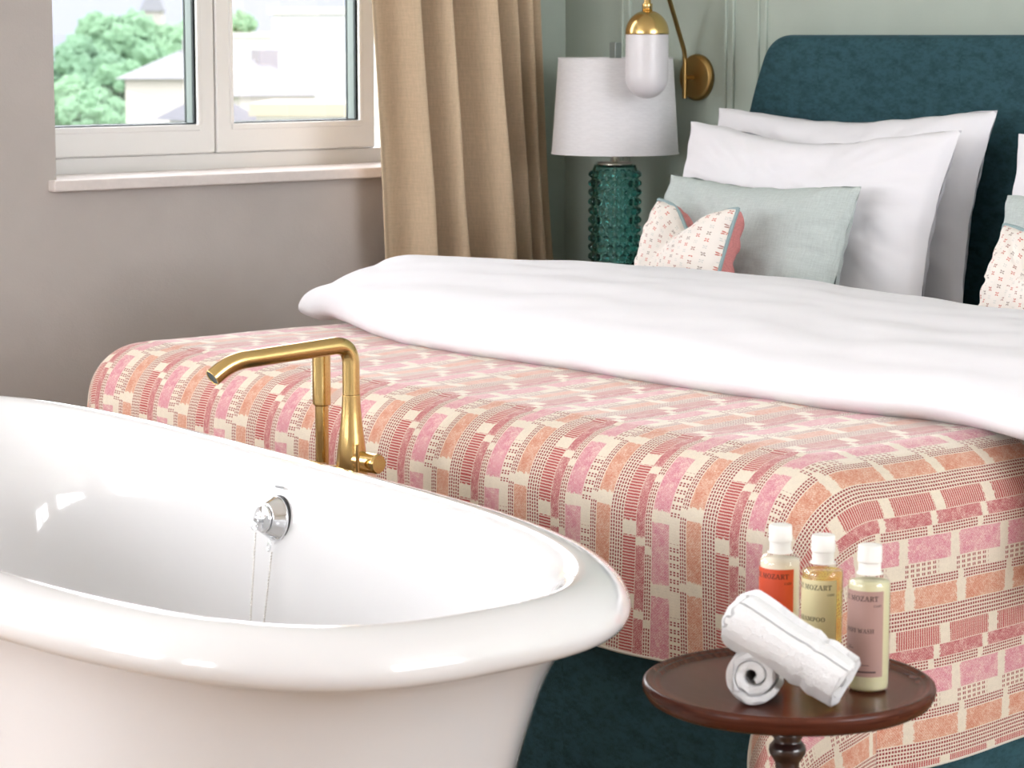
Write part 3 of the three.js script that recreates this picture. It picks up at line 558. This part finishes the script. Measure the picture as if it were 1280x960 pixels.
// ---------------------------------------------------------------- bathtub
const TX = 2.393, TZ = 2.903, TN = 2.9;
const rimTop = (x) => { const d = x - TX; return 0.6601 - 0.02159 * d + 0.02176 * d * d - 0.03057 * d * d * d; };   // the rim climbs gently towards one end
const oval = (t, a, b, n) => { const c = Math.cos(t), s = Math.sin(t), k = (Math.abs(c) ** n + Math.abs(s) ** n) ** (-1 / n); return [a * c * k, b * s * k]; };
{
  // [a, b, height below the rim] near the rim, then heights above the floor
  const rows = [[0.0167, 0.02, 0, 0.155], [0.3344, 0.162, 0, 0.16], [0.4849, 0.217, 0, 0.175], [0.545, 0.252, 0, 0.22], [0.585, 0.277, 0, 0.32], [0.63, 0.294, 0, 0.42], [0.682, 0.311, -0.13], [0.722, 0.319, -0.088], [0.746, 0.3265, -0.055], [0.763, 0.3335, -0.0315], [0.776, 0.341, -0.0155], [0.787, 0.349, -0.0065], [0.797, 0.358, -0.0015], [0.808, 0.371, 0], [0.821, 0.387, -0.003], [0.833, 0.402, -0.01], [0.844, 0.413, -0.021], [0.851, 0.42, -0.034], [0.853, 0.422, -0.045], [0.85, 0.419, -0.056], [0.843, 0.412, -0.0635], [0.833, 0.402, -0.066], [0.818, 0.387, -0.066], [0.799, 0.372, -0.066], [0.791, 0.366, -0.069], [0.783, 0.361, -0.08], [0.735, 0.335, -0.16], [0.675, 0.305, 0, 0.3], [0.622, 0.295, 0, 0.12], [0.6103, 0.302, 0, 0.05], [0.6186, 0.312, 0, 0.02], [0.6186, 0.312, 0, 0]];
  const n = rows.length - 1;
  const level = (k) => {
    const i = Math.min(n - 1, Math.floor(k)), t = k - i, four = [-1, 0, 1, 2].map((d) => rows[clamp(i + d, 0, n)]);
    const mix = ([a, b, c, d]) => b + 0.5 * t * (c - a + t * (2 * a - 5 * b + 4 * c - d + t * (3 * (b - c) + d - a)));
    return [mix(four.map((r) => r[0])), mix(four.map((r) => r[1])), (x) => mix(four.map((r) => (r.length > 3 ? r[3] : rimTop(x) + r[2])))];
  };
  const o = thing('bathtub', 'white freestanding roll top bathtub in front of the bed', 'bathtub', [TX, 0, TZ]);
  const g = grid(260, n * 4, (u, v) => { const [a, b, h] = level(v * n * 0.9999), q = oval(-u * Math.PI * 2 + 0.0001, a, b, TN); return [q[0], h(q[0] + TX), q[1], u * 5, v * 2]; }, { closeU: true });
  part('shell', g, M.enamel, o, 'glossy white enamel shell with a rolled rim');
  // overflow, plug and chain on the far inner wall
  const oy = 0.578, oz = -0.3195, ox = -0.078, tilt = -0.12;
  const place = (m) => { m.position.set(ox, oy, oz); m.rotation.x = tilt; return m; };
  const ring = part('overflow', lathe([[0, 0], [0.0335, 0], [0.0345, 0.003], [0.033, 0.007], [0.0235, 0.0215], [0.0225, 0.023], [0, 0.023]], 64).rotateX(Math.PI / 2), M.chrome, o, 'round chrome overflow cover'); place(ring);
  part('gasket', lathe([[0, -0.004], [0.0352, -0.004], [0.0352, 0.0015], [0, 0.0015]], 64).rotateX(Math.PI / 2), M.black, ring);
  part('plug', lathe([[0, 0.023], [0.0205, 0.023], [0.0215, 0.0255], [0.019, 0.0285], [0.006, 0.0285], [0.005, 0.034], [0, 0.034]], 48).rotateX(Math.PI / 2), M.chrome, ring, 'chrome plug');
  part('plug_ring', [new THREE.TorusGeometry(0.0055, 0.0012, 8, 24).translate(-0.002, -0.004, 0.036), new THREE.TorusGeometry(0.0045, 0.001, 8, 24).rotateY(0.6).translate(-0.004, -0.013, 0.036)], M.chrome, ring);
  part('hook', [new THREE.TorusGeometry(0.005, 0.0013, 8, 24).scale(0.8, 1.5, 1).translate(0.006, -0.0405, 0.014), rod([0.006, -0.033, 0.012], [0.006, -0.036, 0.014], 0.002)], M.chrome, ring);
  const beads = [];
  for (const [x0, y0, z0, x1, z1] of [[-0.004, -0.019, 0.036, 0.012, 0.07], [0.006, -0.05, 0.014, 0.022, 0.066]])
    for (let k = 0; k < 62; k++) { const t = k / 61, s = new THREE.IcosahedronGeometry(0.0016, 1); s.translate(ox + lerp(x0, x1, t) , oy + y0 - t * 0.27, oz + z0 + (z1 - z0) * t); beads.push(s); }
  tag(part('chain', beads, M.nickel, o, 'fine chrome ball chain'), undefined, undefined, undefined, 'stuff');
  const marks = []; let mx = -0.009; for (const w of [0.002, 0.0012, 0.0024, 0.0016, 0.002, 0.0012, 0.0022]) { marks.push(box(ox + mx, oy + 0.046, oz - 0.008, ox + mx + w * 0.75, oy + 0.048 + (w > 0.0018 ? 0.0008 : 0), oz - 0.0035)); mx += w + 0.0008; }
  part('maker_mark', marks, M.markGrey, o, 'tiny grey maker mark above the overflow');
}
// ---------------------------------------------------------------- floor standing brass bath filler
{
  const o = thing('bath_filler', 'floor standing brushed brass bath tap with hand shower between tub and bed', 'tap', [2.12, 0, 2.3]);
  part('floor_plate', lathe([[0, 0], [0.06, 0], [0.06, 0.006], [0.02, 0.012], [0, 0.012]], 40), M.brass, o);
  part('column', lathe([[0.017, 0.01], [0.017, 0.56], [0.024, 0.565], [0.0265, 0.58], [0.0262, 0.6], [0.0225, 0.635], [0.0175, 0.675], [0.0152, 0.705], [0.0148, 0.7185], [0.0146, 0.7195], [0, 0.7195]], 48), M.brass, o, 'tapering brushed brass column');
  const path = bentPath([[0, 0.7200, 0], [0, 0.803, 0], [-0.010, 0.791, 0.224], [-0.0125, 0.768, 0.259]], [0.034, 0.026]);
  part('spout', [new THREE.TubeGeometry(path, 160, 0.0142, 28)], M.brass, o, 'angled brushed brass spout');
  { const e = path.getPoint(1), d = path.getTangent(1); const m = part('outlet', new THREE.CylinderGeometry(0.0118, 0.0118, 0.004, 28), M.gasket, o); m.position.copy(e).addScaledVector(d, -0.0022); m.quaternion.setFromUnitVectors(new THREE.Vector3(0, 1, 0), d); const r = part('outlet_rim', new THREE.TorusGeometry(0.0131, 0.0012, 8, 40), M.brass, o); r.position.copy(e); r.quaternion.setFromUnitVectors(new THREE.Vector3(0, 0, 1), d); }
  const hs = part('hand_shower', lathe([[0, 0.5], [0.0112, 0.5], [0.0112, 0.69], [0.0128, 0.692], [0.0152, 0.694], [0.0152, 0.782], [0.0135, 0.785], [0, 0.785]], 36).translate(-0.088, 0, -0.004), M.brass, o, 'slim brass hand shower');
  const noz = []; for (let k = 0; k < 13; k++) noz.push(new THREE.SphereGeometry(0.0026, 8, 6).translate(-0.088 - 0.0152, 0.702 + k * 0.0052, 0.004));
  part('nozzles', noz, M.cap, hs, 'row of pale rubber nozzles');
  part('hose', tube([[-0.088, 0.5, -0.004], [-0.09, 0.35, 0.0], [-0.07, 0.2, 0.01], [-0.03, 0.25, 0.012], [-0.015, 0.4, 0.008], [-0.01, 0.54, 0.01]], 0.006, 80, 10), M.brass, o);
  part('holder', [rod([-0.02, 0.55, 0], [-0.088, 0.55, -0.004], 0.008), rod([-0.088, 0.53, -0.004], [-0.088, 0.56, -0.004], 0.016)], M.brass, o);
  const h = part('handle', [rod([0.01, 0.612, 0], [0.062, 0.612, -0.006], 0.0165), rod([0.062, 0.612, -0.006], [0.066, 0.612, -0.0065], 0.0165, 0.0145)], M.brass, o, 'round brass mixer handle');
  part('lever', rod([0.046, 0.58, 0.022], [0.046, 0.645, 0.022], 0.0034, 0.003), M.brass, h);
  part('diverter', [rod([-0.02, 0.597, 0.015], [-0.034, 0.597, 0.028], 0.005), rod([-0.034, 0.597, 0.028], [-0.041, 0.597, 0.035], 0.0085)], M.oldBrass, o);
}
// ---------------------------------------------------------------- side table with toiletries
const SX = 3.28, SZ = 2.48, SY = 0.4975;
{
  const o = thing('side_table', 'small round mahogany pedestal table with a dished moulded rim', 'table', [SX, 0, SZ]);
  const y = SY;
  part('table_top', lathe([[0, y - 0.022], [0.05, y - 0.022], [0.15, y - 0.021], [0.168, y - 0.019], [0.1765, y - 0.014], [0.181, y - 0.006], [0.1822, y + 0.0005], [0.181, y + 0.0045], [0.1775, y + 0.0068], [0.1735, y + 0.0066], [0.1705, y + 0.004], [0.1675, y + 0.0042], [0.1645, y + 0.0035], [0.1615, y + 0.0012], [0.158, y + 0.0001], [0.15, y], [0, y]], 128), M.mahogany, o, 'polished mahogany top with raised rim');
  metricUV(o.children[0].geometry);
  part('pedestal', lathe([[0, 0.12], [0.03, 0.12], [0.034, 0.15], [0.026, 0.19], [0.017, 0.24], [0.0145, 0.32], [0.0135, 0.36], [0.015, 0.398], [0.0185, 0.404], [0.0225, 0.41], [0.0235, 0.415], [0.0225, 0.42], [0.0185, 0.425], [0.0165, 0.428], [0.0195, 0.432], [0.0195, 0.437], [0.0155, 0.442], [0.0155, 0.462], [0.04, y - 0.0235], [0.05, y - 0.0215], [0, y - 0.0215]], 48), M.mahoganyDark, o, 'turned dark pedestal');
  for (let i = 0; i < 3; i++) part('leg', tube([[0.02, 0.15, 0], [0.07, 0.16, 0], [0.12, 0.1, 0], [0.16, 0.035, 0], [0.2, 0.014, 0]], 0.014, 40, 12).rotateY(i * 2.094 + 0.4), M.mahoganyDark, o);
}
function bottleLabel(bg, ink, title, gradient) {
  const c = document.createElement('canvas'); c.width = 768; c.height = 1024; const g = c.getContext('2d');
  g.fillStyle = bg; g.fillRect(0, 0, 768, 1024);
  g.fillStyle = ink; g.textAlign = 'right'; g.textBaseline = 'alphabetic';
  const fit = (text, x, y, width, font, h) => { g.save(); g.font = font + ' 100px serif'; const w = g.measureText(text).width; g.translate(x, y); g.scale(width / w, h / 72); g.fillText(text, 0, 0); g.restore(); };
  fit('THE MOZART', 690, 118, 600, 'bold', 62);
  fit('CARE', 735, 186, 110, 'italic bold', 26);
  fit(title, title === 'SHAMPOO' ? 610 : 640, 500, title === 'CONDITIONER' ? 560 : title === 'SHAMPOO' ? 430 : 440, 'bold', 52);
  g.textAlign = 'left';
  g.globalAlpha = 0.8; g.fillRect(265, 660, 52, 7); g.fillRect(245, 684, 105, 9);
  g.fillRect(250, 880, 330, 8); g.fillRect(270, 902, 150, 8);
  g.fillRect(190, 955, 70, 20); g.fillRect(420, 955, 250, 20);
  const t = new THREE.CanvasTexture(c); t.colorSpace = THREE.SRGBColorSpace; return t;
}
function bottle(label, [x, z], title, bg, ink, liquidMat, fill, labelOpacity, capMat) {
  const o = thing('toiletry_bottle', label, 'bottle', [x, SY + 0.0006, z]);
  const R = 0.0262, Hb = 0.143, body = [[0, 0.001], [0.022, 0], [0.0248, 0.002], [R, 0.006], [R, Hb - 0.012], [R - 0.001, Hb - 0.006], [R - 0.0045, Hb - 0.001], [0.017, Hb + 0.002], [0.013, Hb + 0.003], [0.0125, Hb + 0.006]];
  part('body', lathe(body, 64), M.plastic, o, 'clear plastic body');
  const r = R - 0.0012;
  part('liquid', lathe([[0, 0.002], [0.0222, 0.002], [r - 0.001, 0.004], [r, 0.008], [r, fill], [0, fill]], 64), liquidMat, o);
  const c = part('cap', lathe([[0.0132, Hb + 0.0025], [0.0138, Hb + 0.004], [0.0138, Hb + 0.0125], [0.0133, Hb + 0.013], [0.0138, Hb + 0.0135], [0.0138, Hb + 0.0165], [0.0133, Hb + 0.017], [0.0148, Hb + 0.0175], [0.015, Hb + 0.019], [0.0148, Hb + 0.037], [0.0138, Hb + 0.0385], [0.006, Hb + 0.0388], [0.0, Hb + 0.038]], 48), capMat, o, 'ribbed white screw cap');
  part('neck_ring', new THREE.TorusGeometry(0.0155, 0.001, 8, 48).rotateX(Math.PI / 2).translate(0, Hb + 0.0035, 0), capMat, c);
  // the printed label wraps round the side that looks towards tub and room
  const toEye = Math.atan2(EYE.x - x, EYE.z - z), a0 = toEye - 2.02, a1 = toEye + 0.72, y0 = 0.021, y1 = 0.128, rl = R + 0.0003;
  const g = grid(60, 1, (u, v) => { const a = lerp(a0, a1, u); return [rl * Math.sin(a), lerp(y0, y1, v), rl * Math.cos(a), u, v]; });
  part('label', g, std({ map: bottleLabel(bg, ink, title), roughness: 0.45, side: THREE.DoubleSide, transparent: labelOpacity < 1, opacity: labelOpacity }), o, 'printed label');
  return o;
}
const cream = std({ color: lin(0.8, 0.7, 0.54), roughness: 0.5 });
const gold = std({ color: lin(0.95, 0.86, 0.42), transmission: 0.85, thickness: 0, roughness: 0.08, ior: 1.34 });
const milk = std({ color: lin(0.74, 0.7, 0.44), roughness: 0.4, transmission: 0.25, thickness: 0 });
bottle('conditioner bottle with an orange red label beside the shampoo', [3.197, 2.412], 'CONDITIONER', '#d4502e', '#1d0b08', cream, 0.137, 1, M.cap);
bottle('shampoo bottle of clear golden liquid with a cream label', [3.277, 2.418], 'SHAMPOO', '#ddd3a6', '#26231a', gold, 0.136, 0.93, M.cap);
bottle('body wash bottle of pale yellow liquid with a mauve label', [3.357, 2.42], 'BODY WASH', '#a5837b', '#241818', milk, 0.136, 1, M.cap);

// rolled towels: a spiral of thick terry
function towelRoll(len, r0, r1, thick, turns, seed, shape) {
  const pts = [], inner = [], N = 150;
  for (let i = 0; i <= N; i++) {
    const t = i / N, a = t * turns * Math.PI * 2, r = lerp(r0, r1, t), th = thick * Math.min(1, 0.55 + 6 * Math.min(t, 1 - t));
    const wob = 1 + 0.012 * noise(Math.cos(a) * 1.5, Math.sin(a) * 1.5, seed + t * 2);
    pts.push([(r + th / 2) * wob * Math.cos(a), (r + th / 2) * wob * Math.sin(a)]); inner.push([(r - th / 2) * wob * Math.cos(a), (r - th / 2) * wob * Math.sin(a)]);
  }
  const s = new THREE.Shape(); [...pts, ...inner.reverse()].forEach((p, i) => (i ? s.lineTo(...p) : s.moveTo(...p)));
  let g = new THREE.ExtrudeGeometry(s, { depth: len, steps: 60, bevelEnabled: true, bevelThickness: 0.004, bevelSize: 0.0016, bevelSegments: 4 });
  const p = g.attributes.position;
  for (let i = 0; i < p.count; i++) {
    let x = p.getX(i), y = p.getY(i), z = p.getZ(i); const rr = Math.hypot(x, y), k = shape(z / len, rr);
    const w = 1 + 0.03 * noise(x * 12, y * 12, z * 12 + seed); x *= k * w; y *= k * w;
    z += 0.004 * noise(x * 60, y * 60, seed + 2) + (rr / r1) * 0.003 * noise(x * 30, y * 30, seed);
    p.setXYZ(i, x, y, z);
  }
  g = toCreasedNormals(g, 0.9);
  const q = g.attributes.position, m = g.attributes.normal, uv = new Float32Array(q.count * 2);   // terry pile runs round the roll
  for (let i = 0; i < q.count; i++) { const end = Math.abs(m.getZ(i)) > 0.7; uv[i * 2] = end ? q.getX(i) : Math.atan2(q.getY(i), q.getX(i)) * 0.0318; uv[i * 2 + 1] = end ? q.getY(i) : q.getZ(i); }
  g.setAttribute('uv', new THREE.BufferAttribute(uv, 2)); return g;
}
{
  const a = part('rolled_towel', towelRoll(0.125, 0.0075, 0.0325, 0.0082, 2.08, 3, (t) => lerp(0.66, 1, smooth(t, 0.1, 0.75))), M.terry);
  tag(a, 'white rolled face towel lying on the table with its spiral end open', 'towel', undefined);
  const A = new THREE.Vector3(3.246, SY + 0.032, 2.483), B = new THREE.Vector3(3.332, SY + 0.038, 2.6);
  a.position.copy(A); a.quaternion.setFromUnitVectors(new THREE.Vector3(0, 0, 1), B.clone().sub(A).normalize()); a.rotateZ(-1.0);
  const b = part('rolled_towel', towelRoll(0.158, 0.0075, 0.0325, 0.0108, 2.3, 11, (t) => 1 + 0.13 * smooth(0.55 - t, 0, 0.4) - 0.42 * Math.max(0, 1 - t / 0.11) ** 2 + 0.05 * Math.exp(-(((t - 0.66) / 0.03) ** 2)) - 0.06 * Math.exp(-(((t - 0.74) / 0.022) ** 2)) + 0.03 * Math.exp(-(((t - 0.82) / 0.03) ** 2)) - 0.03 * smooth(t, 0.82, 1)), M.terry);
  tag(b, 'white rolled face towel with a ribbed band lying slantwise across the other', 'towel', undefined);
  const C = new THREE.Vector3(3.276, SY + 0.106, 2.577), D = new THREE.Vector3(3.405, SY + 0.038, 2.522);
  b.position.copy(C); b.quaternion.setFromUnitVectors(new THREE.Vector3(0, 0, 1), D.clone().sub(C).normalize()); b.rotateZ(-1.5);
}
renderer.render(scene, camera);
